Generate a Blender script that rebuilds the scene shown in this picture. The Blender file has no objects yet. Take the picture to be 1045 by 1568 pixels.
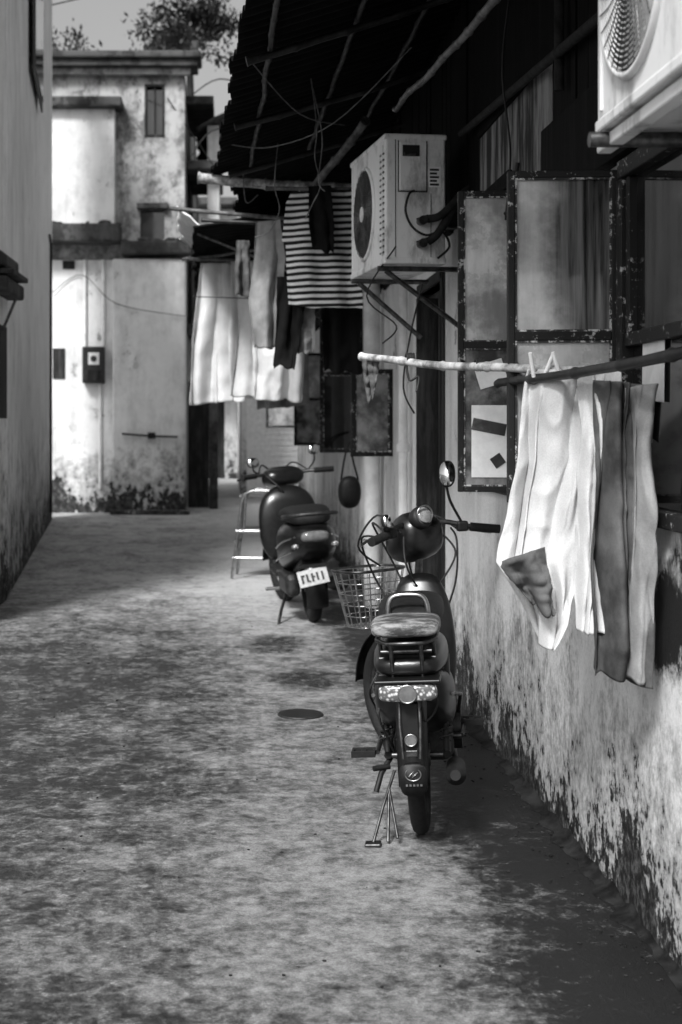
import bpy, bmesh, math, random
from mathutils import Vector, Matrix, noise as mnoise
random.seed(7)
S=bpy.context.scene
S.view_settings.view_transform='Standard'; S.view_settings.look='None'; S.view_settings.exposure=0
COL=S.collection
# ------------------------------------------------------------------ materials
class NT:
    def __init__(s,name,rough=.7,metal=0.0,spec=.4):
        s.m=bpy.data.materials.new(name); s.m.use_nodes=True
        s.t=s.m.node_tree; s.b=s.t.nodes['Principled BSDF']
        s.b.inputs['Roughness'].default_value=rough; s.b.inputs['Metallic'].default_value=metal
        s.b.inputs['Specular IOR Level'].default_value=spec
        s.geo=s.t.nodes.new('ShaderNodeNewGeometry'); s.tc=s.t.nodes.new('ShaderNodeTexCoord')
        s.sep=s.t.nodes.new('ShaderNodeSeparateXYZ'); s.t.links.new(s.geo.outputs['Position'],s.sep.inputs[0])
        s.x,s.y,s.z=s.sep.outputs
    def link(s,a,i):
        if isinstance(a,(int,float)):
            if i.type=='RGBA': i.default_value=(a,a,a,1)
            else: i.default_value=a
        else: s.t.links.new(a,i)
    def pos(s,sx=1,sy=1,sz=1,obj=False):
        v=s.t.nodes.new('ShaderNodeVectorMath'); v.operation='MULTIPLY'
        s.t.links.new(s.tc.outputs['Object'] if obj else s.geo.outputs['Position'],v.inputs[0]); v.inputs[1].default_value=(sx,sy,sz)
        return v.outputs[0]
    def noise(s,scale,detail=6,rough=.6,vec=None,dist=0):
        n=s.t.nodes.new('ShaderNodeTexNoise'); n.inputs['Scale'].default_value=scale
        n.inputs['Detail'].default_value=detail; n.inputs['Roughness'].default_value=rough; n.inputs['Distortion'].default_value=dist
        s.t.links.new(vec if vec else s.geo.outputs['Position'],n.inputs['Vector']); return n.outputs['Fac']
    def ramp(s,x,a,b,lo=0,hi=1):
        n=s.t.nodes.new('ShaderNodeMapRange'); n.interpolation_type='SMOOTHSTEP'
        s.link(x,n.inputs[0])
        for i,v in enumerate((a,b,lo,hi)): s.link(v,n.inputs[i+1])
        return n.outputs[0]
    def op(s,o,a,b=0):
        n=s.t.nodes.new('ShaderNodeMath'); n.operation=o; s.link(a,n.inputs[0]); s.link(b,n.inputs[1]); return n.outputs[0]
    def C(s,v,k): return s.op('MULTIPLY',s.op('SUBTRACT',v,.5),k)
    def mix(s,f,a,b):
        n=s.t.nodes.new('ShaderNodeMix'); n.data_type='FLOAT'; s.link(f,n.inputs[0]); s.link(a,n.inputs[2]); s.link(b,n.inputs[3]); return n.outputs[0]
    def bump(s,h,st=.3,d=.01):
        n=s.t.nodes.new('ShaderNodeBump'); n.inputs['Strength'].default_value=st; n.inputs['Distance'].default_value=d
        s.link(h,n.inputs['Height']); s.t.links.new(n.outputs[0],s.b.inputs['Normal'])
    def blob(s,cx,cy,cz,rx,ry,rz):
        a=s.op('POWER',s.op('ABSOLUTE',s.op('DIVIDE',s.op('SUBTRACT',s.x,cx),rx)),2)
        b=s.op('POWER',s.op('ABSOLUTE',s.op('DIVIDE',s.op('SUBTRACT',s.y,cy),ry)),2)
        c=s.op('POWER',s.op('ABSOLUTE',s.op('DIVIDE',s.op('SUBTRACT',s.z,cz),rz)),2)
        return s.op('MAXIMUM',s.op('SUBTRACT',1,s.op('ADD',a,s.op('ADD',b,c))),-2)
    def color(s,c): s.link(c,s.b.inputs['Base Color']); return s
    def rough(s,c): s.link(c,s.b.inputs['Roughness']); return s

def simple(name,v,rough=.6,metal=0,var=.25,scale=20,spec=.4,bump=0):
    n=NT(name,rough,metal,spec); f=n.noise(scale,5,.65,n.pos(1,1,1,True))
    n.color(n.ramp(f,.3,.7,v*(1-var),v*(1+var)))
    if bump: n.bump(f,bump,.004)
    return n.m

def plaster(name,base=.75,hm=.35,sp=.5,dark=.02,peel=.62,grime=.3,fs=11,blobs=()):
    """grimy whitewash: speckled mould climbing from the ground, flaked patches, soft runs of dirt"""
    n=NT(name,.88,0,.2)
    fine=n.noise(fs,10,.76,n.pos(1,1,.8)); big=n.noise(.9,6,.65); mid=n.noise(3.1,9,.7,n.pos(1,1,.8)); drip=n.noise(1.6,8,.66,n.pos(2,2,.35))
    spkl=n.noise(fs*2.8,8,.75,n.pos(1,1,.85)); grain=n.noise(80,4,.7)
    m=n.op('ADD',n.C(fine,1.1),n.C(mid,1.8))
    m=n.op('ADD',m,n.op('ADD',n.C(drip,.35),n.C(spkl,1.25)))
    m=n.op('ADD',m,n.op('MULTIPLY',n.op('SUBTRACT',hm,n.z),sp))
    c=n.mix(n.ramp(big,.35,.65),base*.85,base)
    c=n.op('MULTIPLY',c,n.ramp(n.op('ADD',n.op('MULTIPLY',drip,.5),n.op('MULTIPLY',mid,.5)),.44,.64,1,1-grime))
    c=n.op('MULTIPLY',c,n.ramp(grain,.3,.7,.88,1.05))
    pl=n.ramp(mid,peel,peel+.012)
    c=n.mix(pl,c,n.ramp(fine,.4,.6,base*.3,base*.6))
    edge=n.op('MULTIPLY',n.ramp(mid,peel-.008,peel),n.op('SUBTRACT',1,pl)); c=n.mix(n.op('MULTIPLY',edge,.6),c,dark*3)
    c=n.mix(n.ramp(fine,.69,.71),c,dark*2)
    c=n.mix(n.op('MULTIPLY',n.ramp(m,-.60,.0),.7),c,n.ramp(spkl,.35,.6,base*.45,base*.18))
    c=n.mix(n.ramp(m,-.02,.12),c,n.ramp(spkl,.3,.58,base*.16,dark))
    for bl in blobs:
        k=n.blob(*bl); k=n.op('ADD',n.op('MULTIPLY',k,.35),n.op('ADD',n.op('MULTIPLY',fine,.6),n.op('MULTIPLY',mid,.5)))
        k=n.op('ADD',k,n.C(spkl,.35))
        c=n.mix(n.op('MULTIPLY',n.ramp(k,.55,.68),.7),c,base*.25); c=n.mix(n.ramp(k,.66,.74),c,dark*1.5)
    n.color(c)
    n.bump(n.op('SUBTRACT',n.op('ADD',fine,n.op('MULTIPLY',grain,.3)),n.op('MULTIPLY',pl,.5)),.6,.014)
    return n.m

m_wallR=plaster('peeling_whitewash',.86,.26,1.1,.010,.625,.2,11,blobs=[(1.19,3.85,.93,.5,.42,.20),(1.19,4.3,1.10,.5,.22,.10),(1.19,3.5,1.08,.5,.4,.12),(1.19,5.8,1.05,.5,.12,.12)])
m_wallL=plaster('stained_render_left',.95,.45,.6,.015,.68,.2,6)
m_back=plaster('stained_render_back',.84,.42,.75,.02,.64,.3,3.5)
m_back_up=plaster('weathered_render_upper',.48,-2.4,.04,.025,.57,.65,3)
m_far=plaster('far_render',.8,.4,.5,.03,.64,.3,4)
m_ledge=plaster('sooty_ledge',.10,-3,.05,.012,.52,.6,3)
m_moss=simple('mossy_footing',.016,.95,0,.7,9,.1,.5)

def ground_mat():
    n=NT('wet_worn_concrete',.6,0,.35)
    a=n.noise(1.0,6,.62); b=n.noise(3.0,10,.74,n.pos(1.1,.85,1)); c=n.noise(22,9,.80); d=n.noise(9,10,.80,None,.3); g=n.noise(120,4,.75)
    path=n.op('ABSOLUTE',n.op('SUBTRACT',n.x,n.op('ADD',n.op('MULTIPLY',a,.8),-.02)))
    worn=n.ramp(path,.05,.85,.16,-.05)
    near=n.ramp(n.y,4.4,6.2,.06,-.04)
    far=n.ramp(n.y,8.0,13.5,0,.34)  # far ground painted paler to make up for the shade it lies in
    k=n.op('ADD',n.op('ADD',n.C(a,.6),n.C(b,.95)),n.op('ADD',n.C(d,1.35),n.C(c,1.35)))
    k=n.op('ADD',k,n.op('ADD',n.op('ADD',worn,near),far))
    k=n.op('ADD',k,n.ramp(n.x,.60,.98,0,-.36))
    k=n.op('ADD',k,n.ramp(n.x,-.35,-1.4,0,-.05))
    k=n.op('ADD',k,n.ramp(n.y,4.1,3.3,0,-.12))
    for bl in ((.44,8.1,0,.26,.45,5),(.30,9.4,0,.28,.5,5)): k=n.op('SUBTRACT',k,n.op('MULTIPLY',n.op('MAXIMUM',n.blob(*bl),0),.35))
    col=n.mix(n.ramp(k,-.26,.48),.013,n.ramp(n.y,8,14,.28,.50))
    lich=n.op('MULTIPLY',n.ramp(c,.575,.63),n.ramp(d,.46,.56))
    lich=n.op('MULTIPLY',lich,n.ramp(n.x,.7,1.0,1,.15))
    col=n.mix(n.op('MULTIPLY',lich,.7),col,.33)
    col=n.op('MULTIPLY',col,n.ramp(g,.3,.7,.72,1.22))
    pit=n.ramp(n.noise(9,3,.5),.25,.28,.12,1); col=n.op('MULTIPLY',col,pit)
    n.color(col); n.rough(n.ramp(k,-.35,.1,.38,.85))
    n.bump(n.op('ADD',n.op('MULTIPLY',c,.8),n.op('ADD',d,n.op('MULTIPLY',g,.3))),.7,.014)
    return n.m
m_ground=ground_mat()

def chipped(name,dark=.02,light=.45,th=.62):
    n=NT(name,.6,0,.3); f=n.noise(38,7,.75); f2=n.noise(7,4,.6)
    k=n.ramp(n.op('ADD',n.op('MULTIPLY',f,.8),n.op('MULTIPLY',f2,.3)),th,th+.05)
    n.color(n.mix(k,dark,light)); n.bump(f,.4,.004); return n.m
m_frame=chipped('chipped_window_paint',.010,.42,.622)
m_putty=chipped('window_putty',.03,.55,.55)
def boards():
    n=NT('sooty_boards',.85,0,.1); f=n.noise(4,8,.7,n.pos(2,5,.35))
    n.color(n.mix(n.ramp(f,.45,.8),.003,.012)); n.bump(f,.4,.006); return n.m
m_board=boards()
def panel():
    n=NT('streaked_board',.8,0,.2); f=n.noise(3,8,.7,n.pos(2,2,.3)); n.color(n.mix(n.ramp(f,.40,.58),.26,.02)); return n.m
m_panel=panel()
def bamboo_m(name,v):
    n=NT(name,.5,0,.4); f=n.noise(14,6,.7); n.color(n.ramp(f,.35,.65,v*.25,v*1.2)); n.bump(f,.3,.003); return n.m
m_bamboo=bamboo_m('weathered_bamboo',.13); m_bamboo_d=bamboo_m('old_dark_bamboo',.022); m_bamboo_l=bamboo_m('pale_bamboo',.50)
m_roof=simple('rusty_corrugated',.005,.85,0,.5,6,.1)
m_black=simple('black_paint',.007,.28,0,.3,40,.45)
m_blackmat=simple('black_plastic',.009,.55,0,.3,50,.3)
m_rubber=simple('rubber',.010,.8,0,.3,60,.3,.3)
m_chrome=simple('dull_chrome',.42,.28,1,.3,30)
m_steel=simple('worn_steel',.11,.42,1,.5,30)
m_engine=simple('engine_alloy',.05,.5,.8,.4,30)
_n=NT('tail_lens',.15,0,.6); v=_n.t.nodes.new('ShaderNodeTexVoronoi'); v.inputs['Scale'].default_value=75; _n.t.links.new(_n.tc.outputs['Object'],v.inputs['Vector'])
_n.color(_n.ramp(v.outputs['Distance'],.15,.55,.6,.10)); m_lens=_n.m
m_lensr=simple('red_lens',.12,.12,0,.2,40,.6)
_n=NT('worn_pale_vinyl',.5,0,.3); _f=_n.noise(9,8,.7,_n.pos(1,3,3,True)); _n.color(_n.ramp(_f,.42,.6,.04,.26)); _n.bump(_f,.5,.008); m_seatw=_n.m
m_seat=simple('black_vinyl',.010,.6,0,.3,30,.2,.2)
m_mirror=simple('mirror_glass',.85,.10,1,.02,5)
m_white=simple('white_paint',.75,.5,0,.12,15)
m_plate=simple('number_plate',.40,.5,0,.2,30)
_n=NT('ac_enamel',.42,0,.4); _f=_n.noise(5,9,.72,_n.pos(1.6,1.6,.6)); _n.color(_n.ramp(_f,.47,.71,.80,.30)); m_acw=_n.m
m_acdark=simple('ac_dark',.010,.6)
m_pvc=simple('pvc_pipe',.70,.5,0,.15,8)
m_cable=simple('cable',.010,.6)
m_foam=simple('pipe_insulation',.02,.9,0,.4,25,.2,.4)
m_ink=simple('print_ink',.03,.7); m_paper=simple('paper',.80,.9,0,.1,12)
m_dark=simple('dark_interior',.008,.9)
_n=NT('old_door',.7,0,.3); _f=_n.noise(5,7,.7,_n.pos(3,3,.4)); _n.color(_n.ramp(_f,.42,.7,.006,.045)); m_door=_n.m
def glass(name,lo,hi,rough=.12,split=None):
    """dusty window pane; split = local x where painted curtain streaks give way to a painted sky reflection"""
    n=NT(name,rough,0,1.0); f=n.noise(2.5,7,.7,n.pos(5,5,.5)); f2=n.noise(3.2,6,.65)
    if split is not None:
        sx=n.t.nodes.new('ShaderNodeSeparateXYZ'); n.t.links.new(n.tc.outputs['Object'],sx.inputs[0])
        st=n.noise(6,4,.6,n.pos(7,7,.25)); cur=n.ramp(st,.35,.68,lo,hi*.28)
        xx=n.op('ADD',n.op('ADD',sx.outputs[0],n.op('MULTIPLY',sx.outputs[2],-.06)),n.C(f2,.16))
        col=n.mix(n.ramp(xx,split-.05,split+.06),cur,n.ramp(f2,.35,.65,hi*.55,hi))  # pale side is a sky reflection painted into the pane colour
    else: col=n.mix(n.ramp(f2,.38,.62),lo,hi)
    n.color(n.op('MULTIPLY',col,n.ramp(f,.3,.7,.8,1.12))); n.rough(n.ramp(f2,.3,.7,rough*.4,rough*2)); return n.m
m_glassc=glass('curtain_reflection_glass',.02,.70,.06,.02); m_glass=glass('dusty_glass',.05,.34); m_glass2=glass('milky_glass',.26,.66,.2); m_glassd=glass('dark_glass',.005,.02,.05)
def cloth_m(name,base,wr=.06,stripe=None,bs=.4):
    n=NT(name,.9,0,.15); f=n.noise(5,6,.6); w=n.noise(220,2,.5)
    c=n.ramp(f,.3,.7,base*(1-wr*3),base)
    if stripe:
        s=n.op('FRACT',n.op('DIVIDE',n.op('ADD',n.z,n.op('MULTIPLY',f,.012)),stripe))
        c=n.mix(n.ramp(s,.46,.54),.02,base)
    c=n.op('MULTIPLY',c,n.ramp(w,.3,.7,.92,1.05)); n.color(c)
    fold=n.noise(8,4,.5,n.pos(1,1,.7),.4); n.bump(n.op('ADD',fold,n.op('MULTIPLY',w,.04)),bs,.02)
    tr=n.t.nodes.new('ShaderNodeBsdfTranslucent'); n.link(c,tr.inputs[0]); mx=n.t.nodes.new('ShaderNodeMixShader'); mx.inputs[0].default_value=.12
    out=n.t.nodes['Material Output']; n.t.links.new(n.b.outputs[0],mx.inputs[1]); n.t.links.new(tr.outputs[0],mx.inputs[2]); n.t.links.new(mx.outputs[0],out.inputs[0])
    return n.m
m_cw=cloth_m('white_cotton',.74); m_cg=cloth_m('grey_cotton',.15,.25); m_ck=cloth_m('black_cotton',.010); m_cl=cloth_m('light_linen',.38,.15); m_cs=cloth_m('striped_cotton',.74,.05,.040)  # grey cotton's strong dark variation paints in fold shading

# ------------------------------------------------------------------ geometry helpers
def empty(name,loc=(0,0,0),rot=(0,0,0),parent=None):
    o=bpy.data.objects.new(name,None); COL.objects.link(o); o.location=loc; o.rotation_euler=rot; o.parent=parent; o.empty_display_size=.1; return o
def obj(name,me,mat,parent=None,loc=(0,0,0),rot=(0,0,0),smooth=False):
    o=bpy.data.objects.new(name,me); COL.objects.link(o)
    if mat: me.materials.clear(); me.materials.append(mat)
    o.parent=parent; o.location=loc; o.rotation_euler=rot
    if smooth:
        for p in me.polygons: p.use_smooth=True
    return o
def box(name,size,loc,mat,parent=None,rot=(0,0,0),bev=.004,seg=2):
    bm=bmesh.new(); bmesh.ops.create_cube(bm,size=1); bmesh.ops.scale(bm,vec=size,verts=bm.verts)
    if bev>0: bmesh.ops.bevel(bm,geom=bm.edges[:],offset=min(bev,min(size)*.45),segments=seg,affect='EDGES',profile=.5)
    me=bpy.data.meshes.new(name); bm.to_mesh(me); bm.free(); return obj(name,me,mat,parent,loc,rot)
def b2(name,p0,p1,mat,parent=None,bev=.004):
    s=[abs(p1[i]-p0[i]) for i in range(3)]; c=[(p1[i]+p0[i])/2 for i in range(3)]
    return box(name,s,c,mat,parent,bev=bev)
def boxes(name,lst,mat,parent=None,bev=.0):
    bm=bmesh.new()
    for p0,p1 in lst:
        s=Vector([abs(p1[i]-p0[i]) for i in range(3)]); c=Vector([(p1[i]+p0[i])/2 for i in range(3)])
        bmesh.ops.create_cube(bm,size=1,matrix=Matrix.Translation(c)@Matrix.Diagonal((*s,1)))
    me=bpy.data.meshes.new(name); bm.to_mesh(me); bm.free(); o=obj(name,me,mat,parent)
    if bev: m=o.modifiers.new('b','BEVEL'); m.width=bev; m.segments=2
    return o
def tubes(name,splines,r,mat,parent=None,closed=False,res=4,radii=None,smooth_path=False,loc=(0,0,0),rot=(0,0,0)):
    cu=bpy.data.curves.new(name,'CURVE'); cu.dimensions='3D'; cu.bevel_depth=r; cu.bevel_resolution=res; cu.use_fill_caps=True
    for pts in splines:
        if smooth_path and len(pts)>2: pts=catmull(pts,closed)
        sp=cu.splines.new('POLY'); sp.points.add(len(pts)-1); sp.use_cyclic_u=closed
        for i,p in enumerate(pts):
            sp.points[i].co=(*p,1)
            if radii: sp.points[i].radius=radii[min(i,len(radii)-1)]
    o=bpy.data.objects.new(name+'_tmp',cu); COL.objects.link(o)
    dg=bpy.context.evaluated_depsgraph_get(); me=bpy.data.meshes.new_from_object(o.evaluated_get(dg)); me.name=name
    bpy.data.objects.remove(o); bpy.data.curves.remove(cu)
    return obj(name,me,mat,parent,loc,rot,smooth=True)
def tube(name,pts,r,mat,parent=None,**k): return tubes(name,[pts],r,mat,parent,**k)
def catmull(pts,closed=False,n=6):
    P=[Vector(p) for p in pts]; out=[]; N=len(P)
    rng=N if closed else N-1
    for i in range(rng):
        g=(lambda j:P[j%N]) if closed else (lambda j:P[max(0,min(N-1,j))])
        p0,p1,p2,p3=g(i-1),g(i),g(i+1),g(i+2)
        for k in range(n):
            t=k/n; out.append(.5*((2*p1)+(-p0+p2)*t+(2*p0-5*p1+4*p2-p3)*t*t+(-p0+3*p1-3*p2+p3)*t**3))
    if not closed: out.append(P[-1])
    return out
def torus(name,R,r,loc,axis,mat,parent=None,n=48,m=10,sx=1):
    pts=[]
    for i in range(n):
        a=2*math.pi*i/n; c,s_=math.cos(a)*R,math.sin(a)*R
        if axis=='x': pts.append((0,c,s_))
        elif axis=='y': pts.append((c*sx,0,s_))
        else: pts.append((c,s_,0))
    return tube(name,pts,r,mat,parent,closed=True,loc=loc,res=3)
def loft(name,secs,mat,parent=None,n=20,loc=(0,0,0),rot=(0,0,0),sub=1):
    bm=bmesh.new(); rings=[]
    for y,cx,cz,w,h,e in secs:
        ring=[]
        for i in range(n):
            a=2*math.pi*i/n; ca,sa=math.cos(a),math.sin(a)
            ring.append(bm.verts.new((cx+w*math.copysign(abs(ca)**(2/e),ca),y,cz+h*math.copysign(abs(sa)**(2/e),sa))))
        rings.append(ring)
    for a,b in zip(rings,rings[1:]):
        for i in range(n): bm.faces.new((a[i],a[(i+1)%n],b[(i+1)%n],b[i]))
    bm.faces.new(rings[0][::-1]); bm.faces.new(rings[-1])
    bmesh.ops.recalc_face_normals(bm,faces=bm.faces)
    me=bpy.data.meshes.new(name); bm.to_mesh(me); bm.free(); o=obj(name,me,mat,parent,loc,rot,smooth=True)
    if sub: md=o.modifiers.new('s','SUBSURF'); md.levels=sub; md.render_levels=sub
    return o
def cyl(name,p0,p1,r,mat,parent=None,r2=None,res=6):
    return tube(name,[p0,p1],1,mat,parent,radii=[r,r2 if r2 is not None else r],res=res)
def disc(name,r,loc,axis,th,mat,parent=None):
    d={'x':Vector((1,0,0)),'y':Vector((0,1,0)),'z':Vector((0,0,1))}[axis]*th/2; L=Vector(loc)
    return cyl(name,tuple(L-d),tuple(L+d),r,mat,parent,res=12)
def bamboo(name,p0,p1,r,mat,parent=None,taper=.8,sag=.01):
    p0,p1=Vector(p0),Vector(p1); L=(p1-p0).length; pts=[];rad=[]
    nseg=max(2,int(L/.22))
    for i in range(nseg):
        for f,rr in ((.0,1.22),(.06,.98),(.5,.93),(.94,.98)):
            t=(i+f)/nseg; p=p0.lerp(p1,t)
            p=p+Vector((mnoise.noise(p*2.3)*.016,0,mnoise.noise(p*2.1+Vector((5,5,5)))*.016-sag*math.sin(math.pi*t)))
            pts.append(tuple(p)); rad.append(r*rr*(1+(taper-1)*t))
    pts.append(tuple(p1)); rad.append(r*taper)
    return tube(name,pts,1,mat,parent,radii=rad,res=5)
def pl(pts,t):
    d=[0]
    for a,b in zip(pts,pts[1:]): d.append(d[-1]+math.dist(a,b))
    D=t*d[-1]
    for i in range(len(pts)-1):
        if D<=d[i+1] or i==len(pts)-2:
            k=(D-d[i])/max(1e-6,d[i+1]-d[i]); return tuple(pts[i][j]+(pts[i+1][j]-pts[i][j])*k for j in range(len(pts[0])))
def cloth(name,L,R,dL,dR,folds,amp,mat,parent=None,nu=70,nv=80,seed=0,ragged=.015,top=.25,lean=0,diag=.5,cr=1):
    """hanging cloth: outline given by left and right edges (x,z); irregular hanging folds"""
    bm=bmesh.new(); V=[]; N=lambda a,b,c: mnoise.noise(Vector((a,b,c)))
    for j in range(nv+1):
        t=j/nv; l=pl(L,t); r=pl(R,t); row=[]
        for i in range(nu+1):
            u=i/nu; x=l[0]+(r[0]-l[0])*u; z=l[1]+(r[1]-l[1])*u; y=dL+(dR-dL)*u+lean*t
            A=amp*(top+(1-top)*min(1,t*1.6)); us=u+diag*.18*t*N(seed,t*1.2,4)
            ph=N(us*2,t*.9,seed)*4.0
            f=math.sin(2*math.pi*folds*us+ph)
            f=(1.02-math.sqrt(f*f+.03))*1.8-.8 if cr>1 else math.copysign(abs(f)**.8,f)
            f*=(.6+.7*abs(N(us*3,t*.8,seed+20)))
            f+=1.5*N(us*folds*2.1+seed,t*1.1,seed+5)+.8*N(us*folds*1.2-t*1.7,t*2.2,seed+7)
            y+=A*f
            x+=A*.30*math.cos(2*math.pi*folds*us+ph)
            w=N(u*3+t*4,t*4.5-u*2,seed+9); ridge=(.5-math.sqrt(w*w+.004))**2
            y+=.020*N(u*3,t*6,seed+3)+cr*(-.035*ridge+.0022*N(u*12+t*6,t*12,seed+9))
            if i==0 or i==nu: x+=.006*N(t*9,seed,i)
            z+=ragged*(t**3)*(N(u*4,seed,1)*1.8+f*.3)
            row.append(bm.verts.new((x,y,z)))
        V.append(row)
    for j in range(nv):
        for i in range(nu): bm.faces.new((V[j][i],V[j][i+1],V[j+1][i+1],V[j+1][i]))
    me=bpy.data.meshes.new(name); bm.to_mesh(me); bm.free(); o=obj(name,me,mat,parent,smooth=True)
    md=o.modifiers.new('th','SOLIDIFY'); md.thickness=.002
    return o
def wallplane(name,axis,c,u0,u1,z0,z1,holes,mat,parent,th=.2):
    us=sorted(set([u0,u1]+[h[0] for h in holes]+[h[1] for h in holes])); zs=sorted(set([z0,z1]+[h[2] for h in holes]+[h[3] for h in holes]))
    bm=bmesh.new(); cache={}
    def vt(u,z):
        k=(round(u,4),round(z,4))
        if k not in cache: cache[k]=bm.verts.new((c,u,z) if axis=='x' else (u,c,z))
        return cache[k]
    for a,b in zip(us,us[1:]):
        for p,q in zip(zs,zs[1:]):
            mu,mz=(a+b)/2,(p+q)/2
            if any(h[0]<mu<h[1] and h[2]<mz<h[3] for h in holes): continue
            bm.faces.new((vt(a,p),vt(b,p),vt(b,q),vt(a,q)))
    me=bpy.data.meshes.new(name); bm.to_mesh(me); bm.free(); o=obj(name,me,mat,parent)
    md=o.modifiers.new('s','SOLIDIFY'); md.thickness=th; md.offset=1 if axis=='x' else -1
    return o
def corrugated(name,P,mat,parent,waves,amp=.018,per=8):
    o0,o1,i0,i1=[Vector(p) for p in P]; bm=bmesh.new(); n=waves*per; rows=[]
    for i in range(n+1):
        t=i/n; a=o0.lerp(o1,t); b=i0.lerp(i1,t); row=[]
        jag=mnoise.noise(Vector((t*waves*.35,1,2)))*.05
        for j in range(9):
            s=j/8; p=a.lerp(b,s); p=p+Vector((0,0,amp*math.sin(2*math.pi*waves*t)+.02*mnoise.noise(Vector((t*6,s*3,0)))))
            if j==0: p.x-=jag
            row.append(bm.verts.new(p))
        rows.append(row)
    for a,b in zip(rows,rows[1:]):
        for j in range(8): bm.faces.new((a[j],a[j+1],b[j+1],b[j]))
    me=bpy.data.meshes.new(name); bm.to_mesh(me); bm.free(); o=obj(name,me,mat,parent,smooth=True)
    md=o.modifiers.new('s','SOLIDIFY'); md.thickness=.004; return o

# ------------------------------------------------------------------ ground
bm=bmesh.new(); 
for v in ((-150,-100,0),(150,-100,0),(150,250,0),(-150,250,0)): bm.verts.new(v)
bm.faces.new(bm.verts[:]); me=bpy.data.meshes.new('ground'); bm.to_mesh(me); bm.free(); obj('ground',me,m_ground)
dr=empty('drain_cover',(.36,7.1,0)); disc('iron_disc',.105,(0,0,.004),'z',.008,m_black,dr); torus('rim',.11,.006,(0,0,.003),'z',m_engine,dr)
bm=bmesh.new()
for i in range(600):
    if random.random()<.8: y=random.uniform(3.2,12); x=1.17-abs(random.gauss(0,.07))
    else: y=random.uniform(3.3,14); x=random.uniform(-1.4,1.1)
    s=random.uniform(.002,.007)*(1 if random.random()<.96 else 1.7)
    mt=Matrix.Translation((x,y,s*.3))@Matrix.Rotation(random.random()*6,4,'Z')@Matrix.Diagonal((s*random.uniform(.7,1.6),s,s*.5,1))
    bmesh.ops.create_icosphere(bm,subdivisions=1,radius=1,matrix=mt)
me=bpy.data.meshes.new('gravel'); bm.to_mesh(me); bm.free(); obj('gravel',me,simple('grit',.02,.9,0,.8,3,.1))

# ------------------------------------------------------------------ right hand row house
H=empty('terrace_house')
WX=1.19
wallplane('front_wall','x',WX,1.6,22.0,0,3.62,[(2.9,4.25,1.19,2.22),(5.92,6.95,1.17,2.42),(7.85,8.8,-.01,2.25),(12.65,13.5,1.2,2.5),(17,17.8,1.2,2.3)],m_wallR,H,.18)
bm=bmesh.new(); rows=[]
for i in range(721):
    y=1.6+i*.0285; k=max(.004,.022+.04*mnoise.noise(Vector((y*1.7,0,0)))+.02*mnoise.noise(Vector((y*9,3,0)))); rows.append([bm.verts.new((WX-.001,y,k*1.1)),bm.verts.new((WX-k*.45,y,k*.5)),bm.verts.new((WX-k*1.9,y,.001))])
for a,b in zip(rows,rows[1:]):
    for j in range(2): bm.faces.new((a[j],a[j+1],b[j+1],b[j]))
me=bpy.data.meshes.new('footing'); bm.to_mesh(me); bm.free(); obj('footing',me,m_moss,H,smooth=True)
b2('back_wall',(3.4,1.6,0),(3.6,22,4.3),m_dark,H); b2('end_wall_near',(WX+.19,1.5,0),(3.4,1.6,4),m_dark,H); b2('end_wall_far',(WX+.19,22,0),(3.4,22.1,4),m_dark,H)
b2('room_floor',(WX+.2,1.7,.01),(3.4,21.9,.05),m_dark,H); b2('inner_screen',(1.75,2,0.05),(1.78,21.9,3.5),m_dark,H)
L=[];y=2.0
while y<21.5:
    w=random.uniform(.13,.19)
    if not(5.05<y<6.5): L.append(((WX-.014-random.random()*.012,y,(2.46 if y<12 else 2.7)+random.uniform(0,.05)),(WX-.002,y+w-.004,3.6)))
    y+=w
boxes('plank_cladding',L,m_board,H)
b2('plaster_panel',(WX-.02,5.2,2.36),(WX-.003,6.62,2.78),m_panel,H); b2('upper_board',(WX-.024,5.05,2.785),(WX-.003,6.65,3.6),m_board,H)
b2('sill_beam',(WX-.05,2.0,2.24),(WX-.002,5.19,2.52),m_board,H); b2('lintel',(WX-.04,5.85,2.43),(WX-.022,7.0,2.5),m_board,H)
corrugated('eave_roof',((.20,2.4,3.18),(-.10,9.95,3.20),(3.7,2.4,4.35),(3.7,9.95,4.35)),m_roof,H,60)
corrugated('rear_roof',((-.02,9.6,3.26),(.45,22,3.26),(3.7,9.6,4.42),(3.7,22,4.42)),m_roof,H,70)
for i,yy in enumerate((3.6,5.1,6.6,8.1,9.6)):
    bamboo('rafter',(.16-.04*i,yy,3.14),(1.25,yy,3.50),.020,m_bamboo_d,H)
for i,xx in enumerate((.25,.65,1.0)): bamboo('purlin',(xx,2.6,3.12+xx*.31),(xx-.1,9.9,3.14+xx*.31),.016,m_bamboo_d,H)
fr=[((WX-.03,2.9,1.17),(WX+.06,4.25,1.215)),((WX-.03,2.9,2.18),(WX+.06,4.25,2.235)),((WX-.03,4.205,1.217),(WX+.06,4.26,2.178)),((WX-.02,3.62,1.217),(WX+.05,3.66,2.178)),((WX-.02,3.662,1.68),(WX+.04,4.203,1.72)),((WX-.02,4.16,1.72),(WX+.04,4.19,2.178))]
boxes('window_frame_near',fr,m_frame,H,.004)
boxes('window_glass_near',[((WX+.005,3.66,1.217),(WX+.012,4.2,2.18)),((WX+.005,2.95,1.217),(WX+.012,3.62,2.18))],m_glassd,H)
box('paper_scrap',(.004,.20,.17),(WX-.004,3.97,1.60),m_paper,H,(0.05,0,0)); box('paper_scrap_low',(.004,.13,.12),(WX-.005,4.03,1.47),m_paper,H,(0.2,0,0))
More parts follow.
